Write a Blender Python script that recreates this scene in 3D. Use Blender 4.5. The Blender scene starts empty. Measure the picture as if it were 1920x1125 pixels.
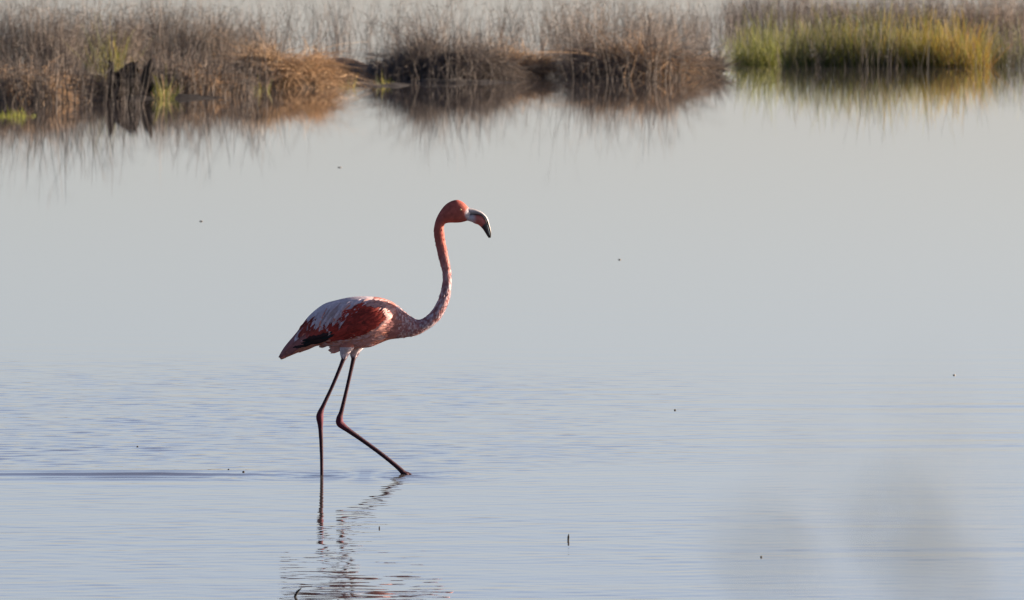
import bpy, math, random
import numpy as np
from mathutils import Vector, Matrix
from mathutils.bvhtree import BVHTree

R = math.radians
S = bpy.context.scene
C = S.collection
rng = np.random.default_rng(7)
random.seed(7)

# ------------------------------------------------------------------ camera
CAM_H, CAM_D, FPX = 3.0, 60.0, 24840.0      # camera height, metres to the bird, focal length in photo pixels
CAM_X, HOR = 0.652, -350.0                  # camera x, photo row of the horizon
cd = bpy.data.cameras.new('camera'); cam = bpy.data.objects.new('camera', cd); C.objects.link(cam)
cam.location = (CAM_X, -CAM_D, CAM_H)
cam.rotation_euler = (R(90) - math.atan((562.5 - HOR) / FPX), 0, 0)
cd.sensor_width = 36.0; cd.lens = FPX / 1920 * 36.0
cd.clip_start = 0.5; cd.clip_end = 6000
cd.dof.use_dof = True; cd.dof.focus_distance = 60.0
cd.dof.aperture_fstop = cd.lens / 21.0      # a 21 mm wide pupil
S.camera = cam

# ------------------------------------------------------------------ sky, sun, exposure
SUN_EL, SUN_AZ = 13.0, 77.0                 # azimuth from the viewing direction (+Y) towards the right (+X)
w = bpy.data.worlds.new('World'); S.world = w; w.use_nodes = True
nt = w.node_tree
sky = nt.nodes.new('ShaderNodeTexSky'); sky.sky_type = 'NISHITA'; sky.sun_disc = False
sky.sun_elevation = R(SUN_EL); sky.sun_rotation = R(SUN_AZ)
sky.air_density = 0.50; sky.dust_density = 1.25; sky.ozone_density = 0.6
bg = nt.nodes['Background']; bg.inputs['Strength'].default_value = 0.050
wb = nt.nodes.new('ShaderNodeVectorMath'); wb.operation = 'MULTIPLY'; wb.inputs[1].default_value = (1.052, 0.967, 1.003)   # white balance of the whole sky
nt.links.new(sky.outputs[0], wb.inputs[0]); nt.links.new(wb.outputs[0], bg.inputs[0])
sl = bpy.data.lights.new('sun', 'SUN'); sl.energy = 5.0; sl.angle = R(0.5); sl.color = (1.0, 0.80, 0.62)
so = bpy.data.objects.new('sun', sl); C.objects.link(so)
sd = Vector((math.sin(R(SUN_AZ)) * math.cos(R(SUN_EL)), math.cos(R(SUN_AZ)) * math.cos(R(SUN_EL)), math.sin(R(SUN_EL))))
so.rotation_euler = sd.to_track_quat('Z', 'Y').to_euler()
so.location = (30, 20, 30)
S.view_settings.view_transform = 'Standard'; S.view_settings.look = 'None'
S.view_settings.exposure = 2.10; S.view_settings.gamma = 1.0
S.view_settings.use_curve_mapping = False
S.render.engine = 'CYCLES'
S.cycles.use_denoising = True
S.cycles.sample_clamp_indirect = 4.0
S.cycles.max_bounces = 8

# ------------------------------------------------------------------ helpers
def dist(py): return FPX * CAM_H / (py - HOR)
def at(px, py):
    d = dist(py); return np.array([(px - 960) / FPX * d + CAM_X, d - CAM_D, 0.0])
def ppm(py): return FPX / dist(py)            # photo pixels per metre at that waterline row

def tag(o, label=None, cat=None, group=None, kind=None):
    for k, v in (('label', label), ('category', cat), ('group', group), ('kind', kind)):
        if v: o[k] = v
    return o

def empty(name, loc, label, cat, group=None):
    o = bpy.data.objects.new(name, None); C.objects.link(o); o.location = loc; o.empty_display_size = 0.1
    return tag(o, label, cat, group)

def mesh_np(name, V, F, mat, parent=None, col=None, smooth=True):
    """V (n,3), F (m,3 or 4) arrays -> one mesh object; world coordinates, kept in place under its parent."""
    V = np.asarray(V, np.float32); F = np.asarray(F, np.int32)
    me = bpy.data.meshes.new(name)
    k = F.shape[1]
    me.vertices.add(len(V)); me.vertices.foreach_set('co', V.ravel())
    me.loops.add(F.size); me.loops.foreach_set('vertex_index', F.ravel())
    me.polygons.add(len(F)); me.polygons.foreach_set('loop_start', np.arange(len(F), dtype=np.int32) * k)
    me.polygons.foreach_set('loop_total', np.full(len(F), k, np.int32))
    me.polygons.foreach_set('use_smooth', np.full(len(F), smooth, bool))
    me.update(calc_edges=True)
    if col is not None:
        a = me.color_attributes.new('Col', 'FLOAT_COLOR', 'POINT')
        c4 = np.ones((len(V), 4), np.float32); c4[:, :3] = col
        a.data.foreach_set('color', c4.ravel())
    me.materials.append(mat)
    o = bpy.data.objects.new(name, me); C.objects.link(o)
    if parent is not None:
        o.parent = parent
        o.matrix_parent_inverse = Matrix.Translation(-Vector(parent.location))
    return o

class MB:
    """collects pieces (all quads or all tris turned to quads) into one mesh"""
    def __init__(s): s.V = []; s.F = []; s.C = []; s.n = 0
    def add(s, V, F, col):
        V = np.asarray(V, float); F = np.asarray(F, int)
        c = np.broadcast_to(np.asarray(col, float), V.shape)
        s.V.append(V); s.F.append(F + s.n); s.C.append(c); s.n += len(V)
    def build(s, name, mat, parent=None, smooth=True):
        return mesh_np(name, np.vstack(s.V), np.vstack(s.F), mat, parent, np.vstack(s.C), smooth)

def vnoise(P, scale, seed=0):
    """smooth value noise in [0,1] at points P (n,3)"""
    P = np.asarray(P, float) * scale + seed * 17.31
    i = np.floor(P).astype(np.int64); f = P - i; f = f * f * (3 - 2 * f)
    def h(a, b, c):
        x = (a * 374761393 + b * 668265263 + c * 2147483647 + seed * 1274126177) & 0xffffffff
        x = ((x ^ (x >> 13)) * 1274126177) & 0xffffffff
        return ((x ^ (x >> 16)) & 0xffff) / 65535.0
    r = 0
    for dx in (0, 1):
        for dy in (0, 1):
            for dz in (0, 1):
                wgt = (f[:, 0] if dx else 1 - f[:, 0]) * (f[:, 1] if dy else 1 - f[:, 1]) * (f[:, 2] if dz else 1 - f[:, 2])
                r = r + wgt * h(i[:, 0] + dx, i[:, 1] + dy, i[:, 2] + dz)
    return r

# ------------------------------------------------------------------ materials
def new_mat(name):
    m = bpy.data.materials.new(name); m.use_nodes = True
    n = m.node_tree.nodes; return m, n, m.node_tree.links, n['Principled BSDF']

def mat_attr(name, rough=0.8, var=0.25, nscale=40, translucent=0.0, bump=0.0, bscale=200, spec=0.3, sheen=0.0, bdist=0.01):
    m, n, l, p = new_mat(name)
    a = n.new('ShaderNodeAttribute'); a.attribute_name = 'Col'
    tc = n.new('ShaderNodeTexCoord')
    no = n.new('ShaderNodeTexNoise'); no.inputs['Scale'].default_value = nscale; no.inputs['Detail'].default_value = 4
    l.new(tc.outputs['Object'], no.inputs['Vector'])
    mr = n.new('ShaderNodeMapRange'); mr.inputs[1].default_value = 0.3; mr.inputs[2].default_value = 0.7
    mr.inputs[3].default_value = 1 - var; mr.inputs[4].default_value = 1 + var
    l.new(no.outputs['Fac'], mr.inputs[0])
    mx = n.new('ShaderNodeVectorMath'); mx.operation = 'MULTIPLY'
    l.new(a.outputs['Color'], mx.inputs[0]); l.new(mr.outputs[0], mx.inputs[1])
    l.new(mx.outputs[0], p.inputs['Base Color'])
    p.inputs['Roughness'].default_value = rough; p.inputs['Specular IOR Level'].default_value = spec
    if sheen: p.inputs['Sheen Weight'].default_value = sheen
    if bump:
        nb = n.new('ShaderNodeTexNoise'); nb.inputs['Scale'].default_value = bscale; nb.inputs['Detail'].default_value = 3
        l.new(tc.outputs['Object'], nb.inputs['Vector'])
        b = n.new('ShaderNodeBump'); b.inputs['Strength'].default_value = bump; b.inputs['Distance'].default_value = bdist
        l.new(nb.outputs['Fac'], b.inputs['Height']); l.new(b.outputs[0], p.inputs['Normal'])
    if translucent:
        t = n.new('ShaderNodeBsdfTranslucent'); l.new(mx.outputs[0], t.inputs['Color'])
        ms = n.new('ShaderNodeMixShader'); ms.inputs[0].default_value = translucent
        l.new(p.outputs[0], ms.inputs[1]); l.new(t.outputs[0], ms.inputs[2])
        l.new(ms.outputs[0], n['Material Output'].inputs['Surface'])
    return m

M_skin = mat_attr('plumage_skin', 0.75, 0.20, 60, 0, 0.6, 220, 0.2, 0.0, 0.0016)
M_feather = mat_attr('feather', 0.7, 0.18, 90, 0.12, 0, 0, 0.2, 0.0)
M_horn = mat_attr('bill_horn', 0.4, 0.10, 80, 0, 0.1, 150, 0.4, 0, 0.001)
M_eye = mat_attr('eye', 0.12, 0.0, 10, 0, 0, 0, 0.6)
M_stem = mat_attr('dry_stem', 0.8, 0.3, 9, 0.15)
M_straw = mat_attr('straw', 0.75, 0.3, 7, 0.25)
M_green = mat_attr('green_blade', 0.6, 0.25, 6, 0.45)
M_mud = mat_attr('wet_mud', 0.9, 0.35, 7, 0, 0.8, 14, 0.12)
M_wood = mat_attr('dead_wood', 0.8, 0.35, 14, 0, 0.6, 60)

# water: murky, mirror-smooth at this grazing view; ripples are geometry, the finest relief is bump
M_water, n, l, p = new_mat('water')
p.inputs['Base Color'].default_value = (0.062, 0.056, 0.056, 1)
p.inputs['Roughness'].default_value = 0.008; p.inputs['IOR'].default_value = 1.333
tc = n.new('ShaderNodeTexCoord'); mp = n.new('ShaderNodeMapping'); mp.inputs['Scale'].default_value = (2.2, 3.6, 1)
no = n.new('ShaderNodeTexNoise'); no.inputs['Scale'].default_value = 1.6; no.inputs['Detail'].default_value = 5; no.inputs['Roughness'].default_value = 0.55
l.new(tc.outputs['Object'], mp.inputs[0]); l.new(mp.outputs[0], no.inputs['Vector'])
b = n.new('ShaderNodeBump'); b.inputs['Strength'].default_value = 1.0; b.inputs['Distance'].default_value = 0.00024
l.new(no.outputs['Fac'], b.inputs['Height']); l.new(b.outputs[0], p.inputs['Normal'])

# ------------------------------------------------------------------ ground: lake bed, the levee at the camera, a far shore
def ground():
    xs = np.concatenate([[-3000, -1200, -500, -200, -80], np.linspace(-40, 40, 41), [80, 200, 500, 1200, 3000]])
    ys = np.concatenate([[-900, -300, -120], np.linspace(-80, -38, 43), np.linspace(-36, 240, 40), [400, 640, 760, 900, 1500, 4500]])
    X, Y = np.meshgrid(xs, ys)
    Z = np.full(X.shape, -0.30)
    lev = np.clip((-43 - Y) / 8, 0, 1); lev = lev * lev * (3 - 2 * lev)
    Z += 1.6 * lev
    far = np.clip((Y - 640) / 120, 0, 1); Z += 1.6 * far
    P = np.stack([X.ravel(), Y.ravel(), np.zeros(X.size)], 1)
    Z += (vnoise(P, 0.35, 3).reshape(X.shape) - 0.5) * 0.10
    P[:, 2] = Z.ravel()
    nx = len(xs); i = np.arange(len(ys) - 1)[:, None] * nx + np.arange(nx - 1)[None]
    F = np.stack([i, i + 1, i + nx + 1, i + nx], -1).reshape(-1, 4)
    col = np.array([0.075, 0.062, 0.045]) * (0.7 + 0.6 * vnoise(P, 0.8, 5))[:, None]
    tag(mesh_np('ground', P, F, M_mud, None, col), 'brown muddy ground of the lake bed and its shores', kind='structure')
ground()

# ------------------------------------------------------------------ water sheet with real ripples round the bird
LEGS = [at(603, 892)[:2], at(764, 892)[:2]]
def water():
    cx = 0.65
    xf = np.arange(cx - 5.4, cx + 5.4, 0.036)
    xs = np.concatenate([[-3000, -900, -300, -100, -40, -20, -12, -8], xf, [8.5, 12, 20, 40, 100, 300, 900, 3000]])
    yf = np.concatenate([np.arange(-13.0, 3.0, 0.020), np.arange(3.0, 22.0, 0.027)])
    yb = 22 + np.cumsum(np.linspace(0.03, 0.9, 180))
    ys = np.concatenate([[-50, -40, -30, -22, -18, -15, -13.6], yf, yb, yb[-1] + np.array([3, 10, 30, 80, 200, 500, 1000])])
    ys = ys[ys < 700]
    X, Y = np.meshgrid(xs, ys)
    H = np.zeros(X.shape)
    # capillary ripples: many small wave trains, crests mostly across the view
    r2 = np.random.default_rng(11)
    A1 = np.zeros(X.shape); A2 = np.zeros(X.shape)
    for k in range(46):
        lam = math.exp(r2.uniform(math.log(0.085), math.log(0.26))); th = r2.normal(math.pi / 2, 0.55)
        kk = 2 * math.pi / lam
        A1 += np.sin(kk * (math.cos(th) * X + math.sin(th) * Y) + r2.uniform(0, 6.28)) / kk
    for k in range(26):
        lam = math.exp(r2.uniform(math.log(0.30), math.log(1.3))); th = r2.normal(math.pi / 2 + 0.05, 0.16)
        kk = 2 * math.pi / lam
        A2 += np.sin(kk * (math.cos(th) * X + math.sin(th) * Y) + r2.uniform(0, 6.28)) / kk
    A1 /= math.sqrt(46 / 2); A2 /= math.sqrt(26 / 2)          # unit rms slope
    P = np.stack([X.ravel(), Y.ravel() * 0.35, np.zeros(X.size)], 1)
    patch = vnoise(P, 0.9, 21).reshape(X.shape)
    streak = vnoise(P * np.array([0.35, 2.2, 1]), 1.0, 22).reshape(X.shape)
    sm = lambda a, b, v: np.clip((v - a) / (b - a), 0, 1) ** 2 * (3 - 2 * np.clip((v - a) / (b - a), 0, 1))
    left = 1 - sm(-0.9, 2.6, X)                                # the breeze touches the left side
    zone = sm(0.0, 1.6, Y) * (1 - sm(9.5, 15.5, Y + 3.0 * (patch - .5)))
    rough = 0.0050 + zone * (0.003 + 0.024 * left) * (0.35 + 1.2 * patch)
    near = 1 - sm(-1.2, 0.4, Y)
    rough += near * (0.0035 + 0.003 * left) * (0.4 + 1.2 * streak)
    calm_far = 1 - 0.8 * sm(7, 17, Y + 2.0 * (patch - .5))
    H += rough * calm_far * A1
    H += (0.0017 + 0.0013 * near + 0.002 * zone) * calm_far * (0.4 + 1.2 * streak) * A2
    # the wake line trailing left from the feet
    yl = 0.02 + 0.05 * np.sin(X * 1.3 + 1) - 0.10 * (X + 0.2) * (X < -0.2) * 0.6
    amp = 1 - sm(0.15, 0.45, X)
    wob = 0.12 + 1.7 * vnoise(np.stack([X.ravel() * 2.7, Y.ravel() * 0.4, 0 * X.ravel()], 1), 1, 31).reshape(X.shape) ** 2.2
    for off, a, s in ((0, 0.0090, 0.085), (-0.42, 0.0034, 0.10), (0.36, 0.0030, 0.08), (-0.95, 0.0016, 0.12)):
        H += a * amp * wob * np.exp(-((Y - yl - off) / s) ** 2)
    # rings round the legs
    for (lx, ly) in LEGS:
        d = np.hypot(X - lx, (Y - ly)); H += 0.0036 * np.sin(d * 2 * math.pi / 0.14) * np.exp(-d / 0.30) * (d < 1.5)
    edge = sm(-7.9 + 3.0, -4.2, X - 0.0) * (1 - sm(5.2, 5.9, X)) * sm(-13, -12.4, Y) * (1 - sm(20, 30, Y))
    H *= edge
    P = np.stack([X.ravel(), Y.ravel(), H.ravel()], 1)
    nx = len(xs); i = np.arange(len(ys) - 1)[:, None] * nx + np.arange(nx - 1)[None]
    F = np.stack([i, i + 1, i + nx + 1, i + nx], -1).reshape(-1, 4)
    tag(mesh_np('water', P, F, M_water), 'calm grey lagoon water with fine ripples', kind='structure')
water()

# ------------------------------------------------------------------ the flamingo
PX = 414.0
def bp(px, py, y=0.0): return np.array([(px - 690) / PX, y, (892 - py) / PX])
FL = empty('flamingo', (0, 0, 0), 'pink flamingo with red wing coverts wading through the calm water', 'flamingo')

SEC = [((521.5, 669), (527, 674.5), .008), ((533, 650), (545, 667), .026), ((556, 622.5), (572, 656), .052), ((578, 593), (597, 648.5), .076),
       ((605, 571), (622, 649.5), .094), ((631, 562.5), (645, 652.5), .104), ((660, 556.5), (670, 653.5), .108), ((690, 555.5), (694, 651), .106),
       ((716, 558.5), (713, 643.5), .094), ((737, 567), (728, 637.5), .077), ((752, 578.5), (744, 635), .060), ((767, 591), (762, 632.5), .046),
       ((780, 598.5), (780, 629), .036), ((792, 597.5), (803, 617), .029), ((808.5, 584), (827, 596), .0265), ((820, 564.6), (842, 563), .0245),
       ((827.6, 540), (846, 535.5), .0215), ((829.8, 515), (845.4, 508), .0195), ((822.9, 486), (840.6, 480), .0200), ((816, 455), (835, 454), .0215),
       ((813.2, 433), (832.2, 430.5), .0220), ((816.2, 414), (833.2, 421), .0230), ((824, 397.5), (837.5, 418.3), .0265), ((834.5, 384), (845, 417.5), .0300),
       ((846, 376.7), (852.5, 417.6), .0315), ((857, 374.4), (860, 417.4), .0310), ((866, 377.4), (868, 416.2), .0285), ((873.5, 383.5), (874, 414.4), .0235),
       ((879, 389.5), (878, 413.0), .0185), ((882, 394), (881, 410.5), .011)]
def catmull(A, sub):
    A = np.asarray(A, float); n = len(A); out = []
    for i in range(n - 1):
        p0, p1, p2, p3 = A[max(i - 1, 0)], A[i], A[i + 1], A[min(i + 2, n - 1)]
        for t in np.linspace(0, 1, sub, endpoint=False):
            out.append(0.5 * ((2 * p1) + (-p0 + p2) * t + (2 * p0 - 5 * p1 + 4 * p2 - p3) * t * t + (-p0 + 3 * p1 - 3 * p2 + p3) * t ** 3))
    out.append(A[-1]); return np.array(out)

def loft(rows, n=28, power=1.0):
    """rows: (top xyz, bottom xyz, half width) -> closed tube, ends capped to a point"""
    V = []; th = np.linspace(0, 2 * math.pi, n, endpoint=False)
    for T, B, hw in rows:
        c = (T + B) / 2; u = (T - B) / 2
        ring = c + np.cos(th)[:, None] * u + np.sin(th)[:, None] * np.array([0, hw, 0])
        V.append(ring)
    m = len(V); V = np.vstack(V); F = []
    for i in range(m - 1):
        for j in range(n):
            F.append((i * n + j, i * n + (j + 1) % n, (i + 1) * n + (j + 1) % n, (i + 1) * n + j))
    a = len(V); V = np.vstack([V, V[:n].mean(0)[None], V[(m - 1) * n:m * n].mean(0)[None]])
    for j in range(n):
        F.append((a, (j + 1) % n, j, a)); F.append((a + 1, (m - 1) * n + j, (m - 1) * n + (j + 1) % n, a + 1))
    return V, [f if f[0] != f[3] else f[:3] for f in F]

def tube(pts, rad, n=12, flat=1.0):
    """a tapering limb through 3-D points"""
    P = catmull(pts, 5); r = catmull(np.array(rad)[:, None], 5)[:, 0]
    rows = []; V = []; th = np.linspace(0, 2 * math.pi, n, endpoint=False)
    for i in range(len(P)):
        t = P[min(i + 1, len(P) - 1)] - P[max(i - 1, 0)]; t /= np.linalg.norm(t)
        u = np.cross(t, [0, 1, 0]); u /= np.linalg.norm(u) + 1e-9; v = np.cross(t, u)
        V.append(P[i] + r[i] * (np.cos(th)[:, None] * u + flat * np.sin(th)[:, None] * v))
    m = len(V); V = np.vstack(V); F = []
    for i in range(m - 1):
        for j in range(n):
            F.append((i * n + j, (i + 1) * n + j, (i + 1) * n + (j + 1) % n, i * n + (j + 1) % n))
    a = len(V); V = np.vstack([V, P[0][None], P[-1][None]])
    for j in range(n):
        F.append((a, j, (j + 1) % n)); F.append((a + 1, (m - 1) * n + (j + 1) % n, (m - 1) * n + j))
    return V, F

def rows_from(sec, sub):
    A = np.array([[*t, *b, h] for t, b, h in sec]); A = catmull(A, sub)
    return [(bp(a[0], a[1]), bp(a[2], a[3]), a[4]) for a in A]

bodyV, bodyF = loft(rows_from(SEC, 6))
def lobe(px, py, ra, rb_, tilt, y, hy):
    V = []; F = []; nu, nw = 28, 16; ca, sa = math.cos(R(tilt)), math.sin(R(tilt))
    for i in range(nw + 1):
        ph = math.pi * i / nw
        for j in range(nu):
            t = 2 * math.pi * j / nu; a_, b_, c_ = math.cos(ph), math.sin(ph) * math.cos(t), math.sin(ph) * math.sin(t)
            k = 1 - .30 * max(0, -a_)                       # narrower towards the tail
            V.append(bp(px + ra * a_ * ca + rb_ * b_ * k * sa, py - ra * a_ * sa + rb_ * b_ * k * ca, y + hy * c_ * k))
    for i in range(nw):
        for j in range(nu): F.append((i * nu + j, i * nu + (j + 1) % nu, (i + 1) * nu + (j + 1) % nu, (i + 1) * nu + j))
    return np.array(V), F
LOBES = [lobe(676, 605, 63, 25, 17, s_ * .068, .056) for s_ in (-1, 1)]
_v, _f = list(bodyV), list(bodyF)
for lv, lf in LOBES: _f += [tuple(q + len(_v) for q in ff) for ff in lf]; _v += list(lv)
torso_bvh = BVHTree.FromPolygons([tuple(v) for v in _v], [tuple(f) for f in _f])

def leg_pts(ch, y0, y1):
    n_ = len(ch); return [bp(a, b, y0 + (y1 - y0) * i / (n_ - 1)) for i, (a, b, r_) in enumerate(ch)], [r_ / PX for a, b, r_ in ch]
LEG_A = [(655, 632, 19), (650, 648, 15), (646.5, 660, 8.5), (644.5, 671, 4.5), (625, 719, 3.6), (607, 758, 4.0), (601.5, 771, 5.6), (599.4, 781, 7.2), (600.3, 792, 6.0),
         (601, 805, 4.6), (602.6, 844, 3.7), (603.2, 890, 3.4), (603.4, 930, 3.4), (603.6, 944, 4.4)]
LEG_B = [(672, 632, 19), (668, 648, 15), (664.5, 660, 8.5), (662.8, 671, 4.6), (652.3, 719, 3.7), (640, 771, 4.3), (636.5, 784, 6.4), (636.5, 794, 7.4), (643, 800.5, 6.4),
         (653, 808, 5.2), (680, 827, 4.3), (716, 853.5, 4.2), (745, 877, 4.5), (757, 889, 5.6)]
la, ra = leg_pts(LEG_A, -0.040, -0.045); lb, rb = leg_pts(LEG_B, 0.040, 0.030)
def join(parts):
    V = []; F = []; k = 0
    for v, f in parts:
        V.append(np.asarray(v)); F += [tuple(int(q) + k for q in ff) for ff in f]; k += len(v)
    return np.vstack(V), F
parts = [(bodyV, bodyF), tube(la, ra), tube(lb, rb)] + LOBES
# webbed feet: three forward toes and a web between them
def foot(base, toes, r0):
    out = []
    for t in toes:
        mid = (np.array(base) + np.array(t)) / 2 + np.array([0, 0, 0.004])
        out.append(tube([base, mid, t], [r0, r0 * .8, r0 * .45], 8))
    return out
fA = bp(603.6, 944, -0.045); parts += foot(fA, [fA + np.array([.085, -.035, -.012]), fA + np.array([.10, 0, -.012]), fA + np.array([.085, .035, -.012])], .009)
fB = bp(757, 888.5, 0.030); parts += foot(fB, [fB + np.array([.030, -.035, -.030]), fB + np.array([.040, 0, -.012]), fB + np.array([.030, .035, -.030])], .0105)
V, F = join(parts)
me = bpy.data.meshes.new('tmp'); me.from_pydata([tuple(v) for v in V], [], F); me.update()
tmp = bpy.data.objects.new('tmp', me); C.objects.link(tmp)
rm = tmp.modifiers.new('r', 'REMESH'); rm.mode = 'VOXEL'; rm.voxel_size = 0.0036; rm.use_smooth_shade = True
sm_ = tmp.modifiers.new('s', 'SMOOTH'); sm_.factor = 0.5; sm_.iterations = 3
dg = bpy.context.evaluated_depsgraph_get()
bm_ = bpy.data.meshes.new_from_object(tmp.evaluated_get(dg)); bm_.name = 'body'
bpy.data.objects.remove(tmp)
nv = len(bm_.vertices); co = np.zeros(nv * 3, np.float32); bm_.vertices.foreach_get('co', co); co = co.reshape(-1, 3).astype(float)

def px_of(P): return P[..., 0] * PX + 690, 892 - P[..., 2] * PX
def inpoly(x, y, poly):
    x = np.asarray(x, float); y = np.asarray(y, float); r = np.zeros(x.shape, bool); n_ = len(poly)
    for i in range(n_):
        (x1, y1), (x2, y2) = poly[i], poly[(i + 1) % n_]
        c = ((y1 > y) != (y2 > y)) & (x < (x2 - x1) * (y - y1) / (y2 - y1 + 1e-12) + x1); r ^= c
    return r
PINK = np.array([.265, .104, .094]); SALMON = np.array([.46, .185, .135]); PALE = np.array([.47, .40, .43]); RED = np.array([.25, .031, .022])
BLACK = np.array([.012, .011, .013]); LEG = np.array([.030, .010, .017]); DUSK = np.array([.19, .09, .10]); KNEE = np.array([.075, .013, .026]); TAN = np.array([.38, .17, .125])
RED_POLY = [(612, 640), (616, 626), (618, 611), (625, 601), (632, 611), (644, 604), (650, 588), (662, 579), (680, 572.5), (697, 571), (716, 575), (733, 582), (737, 588), (733, 596), (722, 606), (700, 619), (672, 631), (642, 637)]
BLACK_POLY = [(539, 657), (554, 638), (566, 629), (584, 627), (602, 622), (628, 617), (622, 637), (600, 644), (575, 648), (556, 653)]
REAR_RED = [(562, 624), (572, 604), (588, 597), (594, 612), (606, 610), (610, 622), (590, 630)]
X, Y_ = px_of(co)
n1 = vnoise(co, 28, 1)[:, None]; n2 = vnoise(co, 75, 2)[:, None]; n3 = vnoise(co * np.array([1, 1, .5]), 50, 3)[:, None]
n4 = (.35 * vnoise(co, 70, 6) + .65 * vnoise(co * np.array([1.4, 1.4, .8]), 170, 7))[:, None]
col = PINK * (1 - n1 * .5) + SALMON * n1 * .5
nk = np.clip((Y_ - 455) / 110, 0, 1)[:, None] * ((X > 742) & (Y_ < 640))[:, None]     # lower neck: mottled with paler, duskier feathers
col = col * (1 - nk) + nk * (PINK * .55 + DUSK * .45 + (PALE * 1.1 - PINK) * np.clip((n4 - .42) * 2.2, 0, .8) + (DUSK - PINK) * np.clip((n3 - .5) * 2, 0, .6))
hd = np.clip((500 - Y_) / 60, 0, 1)[:, None]; col = col * (1 - hd) + hd * (np.array([.290, .072, .055]) * (.85 + .3 * n2))
lore = np.clip(1 - np.hypot((X - 879) / 9, (Y_ - 401) / 13), 0, 1)[:, None]; col = col * (1 - np.clip(lore * 2.2, 0, 1)) + np.array([.34, .33, .36]) * np.clip(lore * 2.2, 0, 1)
wx = X + 7 * (n3[:, 0] - .5) + 5 * (n2[:, 0] - .5); wy = Y_ + 7 * (n2[:, 0] - .5)
top_ = (X < 700) & (X > 560) & (Y_ < np.interp(X, [560, 590, 620, 650, 700], [628, 618, 614, 604, 574]))
col = np.where(top_[:, None], PALE * (.75 + .35 * n3), col)
col = np.where((X < 575)[:, None] & (Y_ < 672)[:, None], DUSK * .5 + PINK * .5, col)
col = np.where(inpoly(wx, wy, RED_POLY)[:, None] | inpoly(wx, wy, REAR_RED)[:, None], RED * (.7 + .6 * n2), col)
col = np.where(inpoly(wx, wy, BLACK_POLY)[:, None], BLACK, col)
th_ = ((Y_ > 650) & (Y_ < 676) & (X > 630) & (X < 690))[:, None]; col = np.where(th_, PALE * (.8 + .3 * n2), col)
lg = np.clip((Y_ - 668 + 5 * (n2[:, 0] - .5)) / 5, 0, 1)[:, None]; lg[X < 590] = 0
kn = np.exp(-(((X - 600) / 16) ** 2 + ((Y_ - 782) / 18) ** 2))[:, None] + np.exp(-(((X - 638) / 16) ** 2 + ((Y_ - 795) / 18) ** 2))[:, None]
col = col * (1 - lg) + lg * (LEG * (.8 + .4 * n2) * (1 - np.clip(kn, 0, 1)) + KNEE * np.clip(kn, 0, 1))
nrm_ = np.zeros(nv * 3, np.float32); bm_.vertices.foreach_get('normal', nrm_); nrm_ = nrm_.reshape(-1, 3)
co2 = co + nrm_ * ((n4 - .5) * .0045 * np.clip(nk + .15 * (Y_ < 640)[:, None], 0, 1) * (Y_ > 425)[:, None])
bm_.vertices.foreach_set('co', co2.astype(np.float32).ravel()); bm_.update()
a = bm_.color_attributes.new('Col', 'FLOAT_COLOR', 'POINT'); c4 = np.ones((nv, 4), np.float32); c4[:, :3] = col; a.data.foreach_set('color', c4.ravel())
bm_.materials.clear(); bm_.materials.append(M_skin)
bm_.polygons.foreach_set('use_smooth', np.ones(len(bm_.polygons), bool))
ob = bpy.data.objects.new('body', bm_); C.objects.link(ob); ob.parent = FL

# ------------------------------------------------------------------ ribbons: down, stems and blades
def strands(mb, base, dirv, length, width, col, bend=0.2, droop=0.0, rows=4, r=rng):
    """n ribbons: base (n,3), dirv (n,3) unit, length (n), width (n), col (n,3)"""
    n_ = len(base); side = np.cross(dirv, r.normal(size=(n_, 3))); side /= np.linalg.norm(side, axis=1)[:, None] + 1e-9
    bv = r.normal(size=(n_, 3)) * bend; V = np.zeros((n_, rows, 2, 3))
    for k in range(rows):
        t = k / (rows - 1)
        p_ = base + (dirv * t + bv * t * t) * length[:, None]; p_[:, 2] -= droop * length * t * t
        wv = width * (1 - .7 * t) * .5
        V[:, k, 0] = p_ + side * wv[:, None]; V[:, k, 1] = p_ - side * wv[:, None]
    i = (np.arange(n_) * rows * 2)[:, None]; k = np.arange(rows - 1)[None] * 2
    a_ = (i + k).ravel(); F = np.stack([a_, a_ + 1, a_ + 3, a_ + 2], 1)
    mb.add(V.reshape(-1, 3), F, np.repeat(col, rows * 2, 0))
    return V.mean(2)                                           # centre lines (n, rows, 3)


NECK = np.array([(822, 433), (826, 455), (831, 482), (837, 511), (837, 537), (831, 563), (818, 590), (798, 607), (780, 615), (748, 606)], float)
sel = np.where((X > 746) & (Y_ > 426) & (Y_ < 640) & (X < 850))[0]; sel = rng.choice(sel, 2600)
dd = np.hypot(X[sel][:, None] - NECK[None, :-1, 0], Y_[sel][:, None] - NECK[None, :-1, 1]).argmin(1)
tv = NECK[dd + 1] - NECK[dd]; tv = np.stack([tv[:, 0], 0 * tv[:, 0], -tv[:, 1]], 1); tv /= np.linalg.norm(tv, axis=1)[:, None]
nn_ = nrm_[sel].astype(float); dv = tv - nn_ * (tv * nn_).sum(1)[:, None] + nn_ * .07 + rng.normal(0, .10, (len(sel), 3)); dv /= np.linalg.norm(dv, axis=1)[:, None]
mb = MB(); strands(mb, co2[sel] - nn_ * .0006, dv, rng.uniform(.006, .011, len(sel)), np.full(len(sel), .0030), np.clip(col[sel] * rng.uniform(.8, 1.25, (len(sel), 1)), 0, .9), .12, 0, 3)
mb.build('neck_down', M_feather, FL)['kind'] = 'stuff'

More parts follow.
